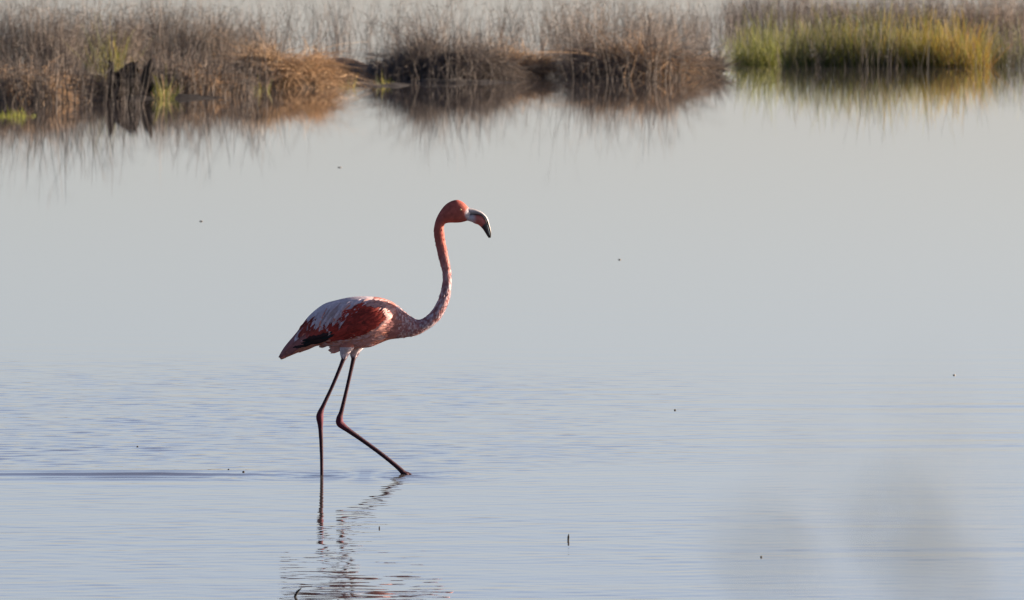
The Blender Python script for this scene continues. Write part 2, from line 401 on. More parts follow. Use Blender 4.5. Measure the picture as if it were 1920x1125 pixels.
# bill
def tube_rows(name, sec, mat, colf, sub=5, n=18):
    rows = rows_from(sec, sub); v, f = loft(rows, n)
    f4 = [q if len(q) == 4 else (q[0], q[1], q[2], q[2]) for q in f]
    me = bpy.data.meshes.new(name); me.from_pydata([tuple(q) for q in v], [], [tuple(q) for q in f]); me.update()
    at_ = me.color_attributes.new('Col', 'FLOAT_COLOR', 'POINT'); c4 = np.ones((len(v), 4), np.float32); c4[:, :3] = colf(v); at_.data.foreach_set('color', c4.ravel())
    for q in me.polygons: q.use_smooth = True
    me.materials.append(mat); o = bpy.data.objects.new(name, me); C.objects.link(o); o.parent = FL; return o
UP = [((877, 388.5), (877, 402), .0165), ((885, 390.4), (886, 401.4), .0135), ((894, 393), (895, 401.8), .0120), ((904.4, 398), (903, 403.6), .0105), ((913.3, 407), (909.8, 411), .0095),
      ((918, 420.4), (914.2, 422), .0085), ((921, 435), (917.5, 435), .0070), ((920.3, 445.5), (918, 445.5), .0035)]
LO = [((876, 402), (876, 413.6), .0160), ((886, 401.8), (884, 415.8), .0145), ((895, 402.2), (890, 419), .0145), ((902.8, 404.2), (897, 421.6), .0140), ((909.4, 411.4), (904.4, 428.4), .0120),
      ((913.8, 422.3), (910.7, 438), .0095), ((917, 435.4), (915.5, 445.2), .0060), ((918.3, 444.6), (917.6, 446.4), .0030)]
def tipmask(x, y): return np.clip(((x - 901.5) * .70 + (y - 426) * .72) / 2.2 + .5, 0, 1)[:, None]
def upcol(v):
    x, y = px_of(v); t = tipmask(x - 1.0, y + 1.5)
    c = np.tile(np.array([.29, .275, .285]), (len(v), 1)); c = c * (1 - np.clip((882 - x) / 6, 0, 1))[:, None] + np.array([.32, .31, .34]) * np.clip((882 - x) / 6, 0, 1)[:, None]
    return c * (1 - t) + BLACK * t
def locol(v):
    x, y = px_of(v); t = tipmask(x, y); k = np.clip((x - 886) / 8, 0, 1)[:, None]
    c = np.array([.34, .32, .35]) * (1 - k) + np.array([.34, .085, .065]) * k
    return c * (1 - t) + BLACK * t
tube_rows('upper_mandible', UP, M_horn, upcol); tube_rows('lower_mandible', LO, M_horn, locol)
def strip(name, pts, y, wd):
    for s in (-1, 1):
        P = [bp(a, b, s * yy) for (a, b), yy in zip(pts, y)]
        v, f = tube(P, [wd * .5] + [wd] * (len(P) - 2) + [wd * .4], 6)
        me = bpy.data.meshes.new(name); me.from_pydata([tuple(q) for q in v], [], f); me.update()
        at_ = me.color_attributes.new('Col', 'FLOAT_COLOR', 'POINT'); at_.data.foreach_set('color', np.tile(np.array([.015, .014, .016, 1], np.float32), len(v)))
        me.materials.append(M_horn); o = bpy.data.objects.new(name, me); C.objects.link(o); o.parent = FL
strip('gape_line', [(880, 401.6), (888, 401.4), (896, 402), (903.2, 404), (909.8, 411.2), (914.2, 422)], [.0166, .0142, .0133, .0122, .0108, .009], .0012)
strip('nostril', [(889, 396.8), (894, 397.2), (900, 399.4)], [.0118, .0113, .0100], .0012)
# eyes
for s in (-1, 1):
    hit = torso_bvh.ray_cast(Vector(tuple(bp(863.5, 392.5, s * .3))), Vector((0, -s, 0)))
    c0 = np.array(hit[0]) - np.array([0, s * .0020, 0]); V = []; Fc = []; cc = []
    nu, nw = 8, 14
    for i in range(nu + 1):
        ph = i / nu * math.pi / 2
        for j in range(nw):
            t_ = 2 * math.pi * j / nw
            V.append(c0 + .0048 * np.array([math.sin(ph) * math.cos(t_), s * math.cos(ph) * .75, math.sin(ph) * math.sin(t_)])); cc.append([.02, .015, .01] if i <= 2 else ([.45, .36, .18] if i < 6 else [.30, .12, .10]))
    for i in range(nu):
        for j in range(nw): Fc.append((i * nw + j, i * nw + (j + 1) % nw, (i + 1) * nw + (j + 1) % nw, (i + 1) * nw + j))
    e = mesh_np('eye', V, Fc, M_eye, FL, np.array(cc))

# plumage: overlapping feathers that follow the body's surface
def side_y(px, py, s):
    h = torso_bvh.ray_cast(Vector(tuple(bp(px, py, s * .5))), Vector((0, -s, 0)))
    return None if h[0] is None else abs(h[0][1])
def feather(mb, px, py, ang, ln, wd, s, off0, off1, col, tipc=None, pointed=0.6, droop=0):
    """px,py root in the side view; ang in degrees (180 = towards the tail, 210 = tail and down); ln, wd in photo px"""
    K = 5; V = []; Cc = []; yl = None
    dx, dy = math.cos(R(ang)), -math.sin(R(ang))
    for k in range(K):
        t = k / (K - 1); qx = px + dx * ln * t; qy = py + dy * ln * t + droop * t * t
        y = side_y(qx, qy, s)
        if y is None: y = (yl - .004) if yl is not None else None
        if y is None: return
        if yl is not None: y = min(max(y, yl - .014), yl + .014)
        yl = y
        wv = wd * .5 * (math.sin(math.pi * min(.12 + t * .62, 1)) if t < .8 else math.sin(math.pi * .616) * (1 - (t - .8) / .2 * pointed) * .9)
        if k == K - 1: wv *= .55
        off = off0 + (off1 - off0) * t
        for q in (-1, 0, 1):
            ex, ey = qx - dy * wv * q, qy + dx * wv * q
            V.append(bp(ex, ey, s * (y + off + (.0015 if q == 0 else 0))))
            cx_ = col if tipc is None else col * (1 - t) + tipc * t
            Cc.append(cx_)
    F = []
    for k in range(K - 1):
        for q in range(2): a_ = k * 3 + q; F.append((a_, a_ + 1, a_ + 4, a_ + 3))
    mb.add(V, F, np.array(Cc))

rr = random.Random(5)
TOPX = [a_[0][0] for a_ in SEC[:13]]; TOPY = [a_[0][1] for a_ in SEC[:13]]
def jit(c, a=.16): f = 1 + rr.uniform(-a, a); return np.clip(np.array(c) * f + np.array([rr.uniform(-.02, .02), 0, 0]), .005, .9)
for s in (-1, 1):
    wing = MB(); plum = MB()
    # breast, belly and flank: small soft feathers
    for gx in np.arange(752, 566, -6.0):
        for gy in np.arange(600, 656, 5.0):
            x = gx + rr.uniform(-3, 3); y = gy + rr.uniform(-2.5, 2.5)
            if y < 640 - (x - 560) * .12 and x < 728: continue
            if side_y(x - 12, y + 1, s) is None or side_y(x, y + 3, s) is None: continue
            c = jit(TAN * .5 + SALMON * .5 if rr.random() < .6 else PALE * .5 + SALMON * .5)
            if x > 735: c = jit(PINK * .7 + DUSK * .3)
            feather(plum, x, y, 184 + rr.uniform(-12, 12), rr.uniform(15, 21), rr.uniform(6, 8), s, .000, .003, c)
    # under-tail
    for k in range(16):
        t = k / 15; feather(plum, 604 - 40 * t + rr.uniform(-3, 3), 641 + 8 * t + rr.uniform(-2, 4), 200 + rr.uniform(-4, 4), rr.uniform(26, 36), 7, s, .001, .004, jit(TAN))
    # long flight feathers: black, folded to the tail
    for k in range(26):
        t = k / 25; feather(wing, 630 - 44 * t + rr.uniform(-2, 2), 621 + 12 * t + rr.uniform(-3, 9), 193 + 13 * t + rr.uniform(-7, 7), rr.uniform(30, 50) - 8 * t, 8, s, .003, .006, jit(BLACK, .5))
    for k in range(7):
        feather(wing, 575 + rr.uniform(-6, 6), 628 + rr.uniform(-5, 8), 222 + rr.uniform(-5, 5), rr.uniform(44, 54), 7, s, .004, .005, jit(DUSK * .6 + PINK * .4), None, .9)
    # rows of coverts and scapulars laid from the tail forwards, so that front ones overlap
    for gx in np.arange(560, 742, 5.5):
        for gy in np.arange(556, 640, 5.2):
            x = gx + rr.uniform(-3, 3); y = gy + rr.uniform(-2.6, 2.6)
            lower = np.interp(x, [560, 585, 610, 640, 672, 700, 722, 738], [628, 628, 628, 632, 629, 617, 605, 590])
            if y > lower: continue
            if side_y(x, y, s) is None: continue
            red = bool(inpoly(x - 7, y + 5, RED_POLY)); rear = bool(inpoly(x - 6, y + 6, REAR_RED)); blk = bool(inpoly(x - 8, y + 5, BLACK_POLY))
            prox = np.clip((x - 560) / 170, 0, 1)
            if blk: continue
            if x > 736 or (x > 698 and y < 574):
                feather(wing, x, y, 200 + rr.uniform(-8, 8), rr.uniform(16, 24), rr.uniform(6, 8), s, .000, .003, jit(PALE * .35 + PINK * .65)); continue
            if red:
                feather(wing, x, y, 201 + rr.uniform(-8, 8), rr.uniform(18, 28), rr.uniform(7, 9), s, .0005, .0040, jit(RED, .4)); continue
            if rear:
                feather(wing, x, y, 228 + rr.uniform(-8, 8), rr.uniform(16, 26), rr.uniform(5, 7), s, .001, .0045, jit(RED * .8 + PINK * .2, .3)); continue
            if rr.random() < .35: continue
            u_ = rr.random(); c = jit(PALE * np.array([.98, 1, 1.05]), .12)
            if u_ < .09: c = jit(SALMON)
            elif u_ < .42: c = jit(PALE * .66 + PINK * .25)
            an = 236 + 6 * (1 - prox) + rr.uniform(-9, 9) - 22 * prox * (y < 570); ln = rr.uniform(24, 44)
            yt = float(np.interp(x, TOPX, TOPY))
            if y - yt < 3: continue
            tx, ty = x + math.cos(R(an)) * ln, y - math.sin(R(an)) * ln
            if ty > np.interp(tx, [540, 560, 590, 612, 632, 650, 690], [640, 628, 617, 616, 606, 596, 580]) + rr.uniform(-2, 7): ln *= .55
            feather(wing, x, y, an, ln, rr.uniform(4.0, 6.0), s, .0005, .0045, c, None, .9)
    # pale leading edge of the folded wing
    for k in range(16):
        t = k / 15; x = np.interp(t, [0, .3, 1], [728, 737, 690]); y = np.interp(t, [0, .3, 1], [577, 589, 626])
        feather(wing, x + 2, y, 200 + 14 * t + rr.uniform(-6, 6), 15, 7, s, .001, .005, jit(SALMON * .6 + PALE * .4))
    # lower flank feathers under the wing
    for k in range(60):
        x = rr.uniform(640, 735); y = np.interp(x, [640, 690, 735], [640, 630, 602]) + rr.uniform(0, 14)
        feather(wing, x, y, 196 + rr.uniform(-8, 8), rr.uniform(20, 30), rr.uniform(6, 8), s, .001, .004, jit(SALMON * .8 + PALE * .2))
    wing.build('wing', M_feather, FL); plum.build('breast_plumage', M_feather, FL)
# tail feathers
tl = MB()
for k in range(13):
    y0 = rr.uniform(-.02, .02); x0, z0 = 575 + rr.uniform(-10, 6), 640 + rr.uniform(-10, 8); x1, z1 = 522 + rr.uniform(-2, 10), 672 + rr.uniform(-4, 4)
    c = jit(TAN) if k % 3 else jit(DUSK)
    P0 = bp(x0, z0, y0); P1 = bp(x1, z1, y0 * 1.5); V = []; d = (P1 - P0); nrm = np.array([-d[2], 0, d[0]]); nrm /= np.linalg.norm(nrm)
    for t, wv in ((0, .006), (.5, .008), (.85, .006), (1, .001)):
        V += [P0 + d * t + nrm * wv + np.array([0, .003, 0]), P0 + d * t - nrm * wv - np.array([0, .003, 0])]
    tl.add(V, [(0, 1, 3, 2), (2, 3, 5, 4), (4, 5, 7, 6)], c)
tl.build('tail', M_feather, FL)
# thigh tufts
for (cx_, yy) in ((648, -.04), (666, .04)):
    tf = MB()
    for k in range(60):
        a_ = rr.uniform(0, 6.28); x0 = cx_ + math.cos(a_) * rr.uniform(4, 11); ys_ = yy + math.sin(a_) * .02; z0 = rr.uniform(645, 656)
        x1 = cx_ - 2.5 + (x0 - cx_) * .5 + rr.uniform(-1.5, 1.5); z1 = z0 + rr.uniform(14, 20)
        P0 = bp(x0, z0, ys_); P1 = bp(x1, z1, yy + (ys_ - yy) * .55); d = P1 - P0; wv = .005
        V = [P0 + [wv, 0, 0], P0 - [wv, 0, 0], P0 + d * .6 + [wv, 0, 0], P0 + d * .6 - [wv, 0, 0], P1 + [wv * .2, 0, 0], P1 - [wv * .2, 0, 0]]
        tf.add(V, [(0, 1, 3, 2), (2, 3, 5, 4)], jit(PALE))
    tf.build('thigh_feathers', M_feather, FL)

def pick(cols, n_, r=rng, var=.25):
    c = np.array(cols)[r.integers(0, len(cols), n_)]; return np.clip(c * (1 + r.uniform(-var, var, (n_, 1))), .005, .9)
BROWN = [(.104, .088, .075), (.134, .110, .091), (.070, .061, .055), (.168, .134, .106)]
GREYS = [(.105, .098, .092), (.14, .12, .108), (.075, .070, .068)]
DARK = [(.050, .045, .042), (.036, .033, .032), (.07, .058, .050)]
STRAW = [(.33, .215, .12), (.26, .170, .098), (.37, .26, .15), (.18, .125, .080)]
GREEN = [(.115, .135, .030), (.155, .165, .034), (.08, .10, .026), (.18, .17, .042)]
GOLD = [(.25, .18, .032), (.27, .150, .030), (.20, .17, .035), (.23, .150, .034)]

def stand(name, label, cat, px, py, wpx, hpx, n_, cols, group=None, twigs=3, depth=.5, lean=.19, width=.006, mat=None, minh=.40, dome=0.55):
    """an upright clump of stems with side twigs, its foot in the water at photo point px,py"""
    s = ppm(py); o_ = at(px, py); hw = wpx / s / 2; h = hpx / s
    E = empty(name, tuple(o_), label, cat, group)
    u = rng.uniform(-1, 1, n_); v = rng.uniform(-1, 1, n_)
    base = np.stack([o_[0] + u * hw, o_[1] + v * depth, np.full(n_, -.12)], 1)
    d = np.stack([rng.normal(0, lean, n_) + u * lean * .6, rng.normal(0, lean, n_), np.ones(n_)], 1); d /= np.linalg.norm(d, axis=1)[:, None]
    clump = vnoise(np.stack([base[:, 0] * 3, base[:, 1] * 1.5, 0 * u], 1), 1, 8)
    L = (h + .12) * (minh + (1 - minh) * rng.random(n_) ** .8) * (.65 + .55 * clump) * (1 - dome + dome * np.sqrt(1 - .9 * u * u))
    mb = MB(); cl = strands(mb, base, d, L, np.full(n_, width), pick(cols, n_), .17)
    mb.build('stems', mat or M_stem, E)['kind'] = 'stuff'
    if twigs:
        m_ = n_ * twigs; idx = rng.integers(0, n_, m_); k = rng.integers(1, 4, m_)
        b2 = cl[idx, k] * (tt := rng.random(m_)[:, None]) + cl[idx, k - 1] * (1 - tt)
        d2 = rng.normal(size=(m_, 3)) * np.array([1, 1, .7]) + np.array([0, 0, .55]); d2 /= np.linalg.norm(d2, axis=1)[:, None]
        ok = b2[:, 2] > .06
        mb = MB(); strands(mb, b2[ok], d2[ok], (h * rng.uniform(.08, .28, m_))[ok], np.full(ok.sum(), width * .7), pick(cols, ok.sum()), .35, .25, 3)
        mb.build('twigs', mat or M_stem, E)['kind'] = 'stuff'
    return E

def mound(name, label, px, py, wpx, hpx, n_, cols, lit=1.0, depth=.55, skew=0.0, group=None, stems=60, long=1.0):
    """a mud hummock thatched with fallen dead grass in matted, overlapping tufts"""
    s = ppm(py); o_ = at(px, py); a_ = wpx / s / 2; h = hpx / s; o_[1] += depth
    E = empty(name, tuple(o_), label, 'mound', group)
    nu, nw = 56, 16; V = []
    for i in range(nw + 1):
        ph = (i / nw) * math.pi / 2
        for j in range(nu):
            t = 2 * math.pi * j / nu
            V.append([math.cos(t) * math.cos(ph) ** .7, math.sin(t) * math.cos(ph) ** .7, math.sin(ph)])
    V = np.array(V)
    def shape(U):
        q = np.array(U, float); nz = vnoise(np.stack([q[:, 0] * a_ * 3.2 + px, q[:, 1] * 1.6, q[:, 2] * .8], 1), 1, 12)
        nz2 = vnoise(np.stack([q[:, 0] * a_ * 8 + px, q[:, 1] * 4, q[:, 2] * 3], 1), 1, 13)
        hh = h * (.28 + .85 * nz + .30 * nz2) * (1 + skew * q[:, 0])
        return np.stack([o_[0] + q[:, 0] * a_ * (.75 + .5 * nz2), o_[1] + q[:, 1] * depth * (.65 + .7 * nz), -.15 + q[:, 2] * (hh * .80 + .15)], 1)
    P = shape(V); F = [(i * nu + j, i * nu + (j + 1) % nu, (i + 1) * nu + (j + 1) % nu, (i + 1) * nu + j) for i in range(nw) for j in range(nu)]
    mesh_np('mud_core', P, F, M_mud, E, np.array([.030, .025, .022]) * (.6 + .8 * vnoise(P, 5, 4))[:, None])
    # thatch in tufts: each tuft fans from one root and falls to one side
    nt_ = max(12, n_ // 55); t = rng.uniform(0, 2 * math.pi, nt_); ph = np.arcsin(rng.uniform(.34, 1.0, nt_) ** .7)
    q = np.stack([np.cos(t) * np.cos(ph) ** .7, np.sin(t) * np.cos(ph) ** .7, np.sin(ph)], 1); root = shape(q)
    fall = np.stack([np.cos(t) + rng.normal(0, .7, nt_), np.sin(t) * .8 + rng.normal(0, .4, nt_), rng.uniform(.1, 1.1, nt_)], 1)
    size = rng.uniform(.55, 1.5, nt_); shade = rng.integers(0, len(cols), nt_)
    k = rng.integers(0, nt_, n_); b_ = root[k] + rng.normal(0, .045, (n_, 3)) * size[k][:, None] + [0, 0, .01]
    d = fall[k] + rng.normal(0, .62, (n_, 3)); d /= np.linalg.norm(d, axis=1)[:, None]
    c = np.where(rng.random(n_)[:, None] < .65, np.array(cols)[shade[k]], pick(cols, n_)) * rng.uniform(.75, 1.25, (n_, 1))
    mb = MB(); strands(mb, b_, d, rng.uniform(.12, .34, n_) * size[k] * long * min(1.1, h / .5 + .3), np.full(n_, .007), c, .42, .7)
    mb.build('thatch', M_straw, E)['kind'] = 'stuff'
    if stems:
        k = rng.integers(0, n_, stems); d = np.stack([rng.normal(0, .30, stems), rng.normal(0, .2, stems), np.ones(stems)], 1); d /= np.linalg.norm(d, axis=1)[:, None]
        mb = MB(); strands(mb, b_[k], d, rng.uniform(.15, .60, stems), np.full(stems, .006), pick(GREYS + BROWN, stems), .2)
        mb.build('standing_stems', M_stem, E)['kind'] = 'stuff'
    return E

T = 'dead grass hummocks along the far bank'
mound('grass_mound', 'low tan straw hummock at the far left edge of the bank', 45, 193, 150, 50, 3600, STRAW[:3] + BROWN, group=T, stems=150)
mound('grass_mound', 'dark brown brushy hummock beside the dark hollow, left of the bank', 150, 184, 130, 44, 3600, BROWN + STRAW[3:], group=T, stems=200)
mound('grass_mound', 'brown hummock between the dark hollow and the orange straw hummock', 345, 178, 150, 56, 4200, BROWN + STRAW[1:2], group=T, stems=260)
mound('grass_mound', 'orange-tan straw hummock ending at the low mud shelf', 520, 165, 190, 70, 5200, STRAW, group=T, stems=60)
mound('grass_mound', 'large dark twiggy hummock left of the gap with thin stems', 835, 152, 240, 70, 6200, BROWN + GREYS, group=T, stems=420, long=1.2)
mound('grass_mound', 'small orange straw tussock at the right end of the dark hummock', 968, 145, 115, 56, 3000, STRAW, group=T, stems=40)
mound('grass_mound', 'brown hummock with dark hollows left of the fan-shaped bush', 1190, 146, 240, 64, 5600, BROWN + STRAW[3:] + STRAW[:1], group=T, stems=280, long=1.2)

# low mud shelf and a half-sunken log between the hummocks
def shelf(name, label, px, py, wpx, hpx, depth):
    s = ppm(py); o_ = at(px, py); o_[1] += depth; a_ = wpx / s / 2; nu, nr = 48, 8; V = []
    for i in range(nr + 1):
        r_ = i / nr
        for j in range(nu):
            t = 2 * math.pi * j / nu; k = 1 + .25 * math.sin(3 * t + px) + .12 * math.sin(7 * t)
            V.append([o_[0] + math.cos(t) * r_ * a_ * k, o_[1] + math.sin(t) * r_ * depth * k, -.06 + (hpx / s + .06) * (1 - r_ ** 2.5)])
    V = np.array(V); V[:, 2] += (vnoise(V, 6, 6) - .5) * .05
    F = [(i * nu + j, i * nu + (j + 1) % nu, (i + 1) * nu + (j + 1) % nu, (i + 1) * nu + j) for i in range(nr) for j in range(nu)]
    tag(mesh_np(name, V, F, M_mud, None, np.array([.024, .022, .021]) * (.6 + .8 * vnoise(V, 4, 4))[:, None]), label, 'mud bank')
shelf('mud_shelf', 'low flat dark mud shelf between the orange and dark hummocks', 690, 164, 240, 4, 1.3)
shelf('mud_shelf', 'long dark mud edge under the brown brush of the left bank', 250, 185, 470, 7, .5)
shelf('mud_shelf', 'dark mud edge under the large dark hummock', 850, 156, 270, 7, .5)
shelf('mud_shelf', 'thin mud strip under the brown hummock right of centre', 1150, 148, 280, 4, 1.2)
def log(label, p0, p1, h0, rad):
    a_ = at(*p0); b_ = at(*p1); a_[2] = h0; b_[2] = h0 * .6
    v, f = tube([a_, a_ * .6 + b_ * .4 + [0, 0, .03], a_ * .3 + b_ * .7 - [0, 0, .02], b_], [rad, rad * 1.1, rad * .9, rad * .5], 10)
    f4 = np.array([q if len(q) == 4 else (*q, q[2]) for q in f if len(q) == 4])
    tag(mesh_np('fallen_log', v, f4, M_wood, None, np.array([.10, .075, .055]) * (.6 + .8 * vnoise(v, 9, 2))[:, None]), label, 'log')
log('dark fallen log lying between the orange straw hummock and the dark hummock', (600, 132), (730, 138), .06, .075)

# tall dead reeds and brush
G1 = 'stands of dead reeds on the far bank'
stand('reed_stand', 'tall dense brown reed thicket at the far left edge', 'reeds', 40, 126, 210, 150, 1300, BROWN + GREYS, G1, 5)
stand('reed_stand', 'tall brown reed thicket left of the dark hollow', 'reeds', 165, 122, 190, 135, 1100, BROWN + GREYS[:1], G1, 5)
stand('reed_stand', 'tall brown brush just right of the dark hollow', 'reeds', 325, 118, 210, 135, 1400, BROWN + GREYS[:1], G1, 5)
stand('reed_stand', 'brown brush sloping down to the orange straw hummock', 'reeds', 450, 112, 130, 95, 650, BROWN, G1, 5)
stand('reed_stand', 'sparse thin grey stems standing in water above the orange straw hummock', 'reeds', 560, 92, 200, 150, 220, GREYS + BROWN[:1], G1, 3, 1.2)
stand('reed_stand', 'sparse thin grey stems standing in water above the mud shelf', 'reeds', 690, 80, 160, 140, 170, GREYS, G1, 3, 1.2)
stand('reed_stand', 'grey-brown stems behind the large dark hummock', 'reeds', 850, 92, 250, 140, 270, GREYS + BROWN, G1, 4, 1.2)
stand('reed_stand', 'few thin grey stems in the gap right of the dark hummock', 'reeds', 1040, 140, 60, 165, 40, GREYS, G1, 2, .3)
stand('reed_stand', 'tall thin stems in front of the brown hummock right of centre', 'reeds', 1170, 150, 220, 150, 110, DARK, G1, 3, .3, .14, .008)
stand('reed_stand', 'tall thin stems in front of the large dark hummock', 'reeds', 830, 156, 260, 150, 110, DARK, G1, 3, .3, .14, .008)
stand('reed_stand', 'thin dark stems rising from the water at the left end of the bank', 'reeds', 130, 196, 270, 160, 210, DARK, G1, 3, .4, .14, .009)
stand('reed_stand', 'thin dark stems rising from the water before the orange straw hummock', 'reeds', 400, 182, 250, 150, 150, DARK, G1, 3, .4, .14, .009)
stand('reed_stand', 'brown brush behind the gap right of the dark hummock', 'reeds', 1030, 72, 190, 120, 240, BROWN + GREYS[:1], G1, 4, 1.2)
stand('reed_stand', 'dense brown brush behind the hummock right of centre', 'reeds', 1150, 88, 230, 130, 520, BROWN, G1, 5, 1.2)
stand('reed_stand', 'shorter brown brush behind the right end of the hummock right of centre', 'reeds', 1255, 80, 150, 95, 420, BROWN + GREYS, G1, 4, 1.2)
stand('reed_stand', 'sparse grey stems behind the fan-shaped bush', 'reeds', 1340, 60, 110, 90, 220, GREYS, G1, 3, 1.2)
stand('reed_stand', 'dark brown brush along the top, behind the left green grass', 'reeds', 1470, 46, 220, 85, 1300, BROWN + GREYS, G1, 4, 1.4)
stand('reed_stand', 'dark brown brush along the top, behind the golden grass', 'reeds', 1690, 50, 260, 90, 1700, BROWN + GREYS, G1, 4, 1.4)
stand('reed_stand', 'brown brush at the top right corner', 'reeds', 1880, 54, 160, 90, 1100, BROWN + STRAW[3:], G1, 4, 1.4)
stand('reed_stand', 'faint olive-brown reeds at the right edge beside the golden grass', 'reeds', 1900, 122, 100, 105, 420, BROWN + GREEN[:2], G1, 3, .5)
stand('reed_stand', 'few dark stems rising through the bright grass', 'reeds', 1650, 128, 420, 125, 90, DARK, G1, 2, .4, .14, .008)
G3 = 'low tangled brush along the waterline'
def tangle(label, px, py, wpx, hpx, n_, cols): return stand('brush_tangle', label, 'brush', px, py, wpx, hpx, n_, cols, G3, 4, .35, .55, .006, None, .3, .5)
tangle('low dark tangle of brush at the waterline at the far left', 75, 179, 150, 90, 420, BROWN + DARK)
tangle('low dark tangle of brush just right of the dark hollow', 300, 173, 120, 95, 420, BROWN + DARK)
tangle('low brown tangle of brush joining the orange straw hummock', 425, 167, 130, 85, 420, BROWN + DARK[:1])
tangle('low dark tangle of brush at the left end of the large dark hummock', 755, 148, 110, 70, 320, BROWN + DARK)
tangle('low dark tangle of brush on top of the large dark hummock', 880, 138, 150, 85, 420, BROWN + DARK)
tangle('low dark tangle of brush at the left end of the brown hummock right of centre', 1095, 142, 100, 55, 280, BROWN + DARK)
tangle('low brown tangle of brush at the right end of the brown hummock right of centre', 1275, 138, 100, 70, 300, BROWN)
# out of frame on both sides the bank goes on
stand('reed_stand', 'brown reeds continuing the bank beyond the left edge', 'reeds', -120, 186, 190, 200, 600, BROWN, G1, 2)
stand('reed_stand', 'brown reeds continuing the bank beyond the right edge', 'reeds', 2040, 122, 160, 110, 400, BROWN, G1, 2)

for px_, py_, w_, h_, lb_ in ((-290, 184, 200, 190, 'second brown reed stand beyond the left edge'), (-470, 182, 220, 170, 'third brown reed stand beyond the left edge'), (2200, 124, 200, 120, 'second brown reed stand beyond the right edge'), (2390, 126, 220, 110, 'third brown reed stand beyond the right edge')):
    stand('reed_stand', lb_, 'reeds', px_, py_, w_, h_, 420, BROWN, G1, 3, .8)

# green and golden marsh grass
G2 = 'clumps of green and golden marsh grass'
def grass(label, px, py, wpx, hpx, n_, cols, lean=.22):
    return stand('marsh_grass', label, 'grass clump', px, py, wpx, hpx, n_, cols, G2, 0, .45, lean, .008, M_green, .2, .75)
grass('green grass clump at the left end of the bright grass', 1435, 120, 110, 95, 1000, GREEN)
grass('olive green grass clump second from the left in the bright grass', 1530, 123, 120, 112, 1300, GREEN + GOLD[2:3] + BROWN[1:2])
grass('yellow-green grass clump in the middle of the bright grass', 1640, 123, 120, 118, 1300, GREEN + GOLD[:1] + BROWN[1:2])
grass('golden grass clump right of the middle of the bright grass', 1735, 123, 100, 108, 1200, GOLD[:1] + GREEN[1:2] + GOLD[2:3])
grass('orange-gold grass clump at the right end of the bright grass', 1805, 124, 95, 112, 1300, GOLD + GREEN[1:2] + GREEN[3:])
grass('thin sparse green blades left of the bright grass', 1385, 117, 70, 80, 130, GREEN)
grass('thin sparse olive blades right of the bright grass', 1862, 122, 70, 85, 200, GREEN + GOLD[2:3] + BROWN[:1])
grass('yellow-green tuft growing high in the brown reeds at left', 208, 158, 60, 140, 260, GREEN + GOLD[:1])
grass('short bright green grass patch on the water at the left edge', 22, 218, 90, 17, 500, [(.15, .18, .025), (.19, .20, .03)])
grass('small yellow-green tuft beside the dark hollow', 305, 184, 34, 55, 160, GREEN + STRAW[:1])
for px_, py_, lb_ in ((492, 172, 'tiny green tuft at the foot of the orange straw hummock'), (655, 163, 'tiny olive tuft on the left of the mud shelf'), (722, 160, 'tiny yellow tuft on the right of the mud shelf')):
    grass(lb_, px_, py_, 22, 26, 60, GREEN + GOLD[:1])

# fan-shaped twig bush
def fan_bush():
    py, px = 138, 1338; s = ppm(py); o_ = at(px, py); E = empty('twig_bush', tuple(o_), 'small grey bush with twigs fanning out between brown hummock and green grass', 'bush')
    n_ = 460; th = rng.uniform(.05, math.pi - .05, n_); d = np.stack([np.cos(th), rng.normal(0, .5, n_), np.sin(th)], 1); d /= np.linalg.norm(d, axis=1)[:, None]
    mb = MB(); strands(mb, np.tile(o_ + [0, 0, .02], (n_, 1)) + rng.normal(0, .03, (n_, 3)), d, rng.uniform(.15, .38, n_), np.full(n_, .007), pick(GREYS + DARK, n_), .15)
    mb.build('twigs', M_stem, E)
fan_bush()

# dark hollow at left: its shade modelled as an added ragged near-black shape
def shade_mass():
    py, px = 184, 246; o_ = at(px, py); E = empty('hollow_shade', tuple(o_), 'added black mass shaped as the shade in the dark hollow of the left bank', 'shade_mass')
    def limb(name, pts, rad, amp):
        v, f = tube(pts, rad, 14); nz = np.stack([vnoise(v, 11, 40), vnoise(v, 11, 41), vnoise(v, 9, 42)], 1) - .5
        v = v + nz * amp; mesh_np(name, v, np.array([q for q in f if len(q) == 4]), M_mud, E, np.array([.016, .014, .013]) * (.6 + .8 * vnoise(v, 12, 2))[:, None])  # near-black colour carries the shade of the hollow
    limb('shade_core', [o_ + [0, .2, -.15], o_ + [.02, .2, .10], o_ + [-.03, .22, .22], o_ + [.04, .22, .33]], [.23, .20, .15, .06], .16)
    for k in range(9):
        a0 = rng.uniform(-.2, .2); hh = rng.uniform(.12, .42); limb('shade_spike', [o_ + [a0, .1, -.1], o_ + [a0 * 1.2, .12, hh * .5], o_ + [a0 * 1.5 + rng.uniform(-.06, .06), .14, hh]], [.055, .045, .012], .06)
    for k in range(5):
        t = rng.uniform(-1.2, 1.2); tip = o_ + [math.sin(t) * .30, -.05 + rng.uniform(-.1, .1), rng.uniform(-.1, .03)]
        limb('shade_arm', [o_ + [0, .12, .12], (o_ + tip) / 2 + [0, .05, .07], tip], [.045, .03, .012], .04)  # low outlying arms of the added shade shape
shade_mass()

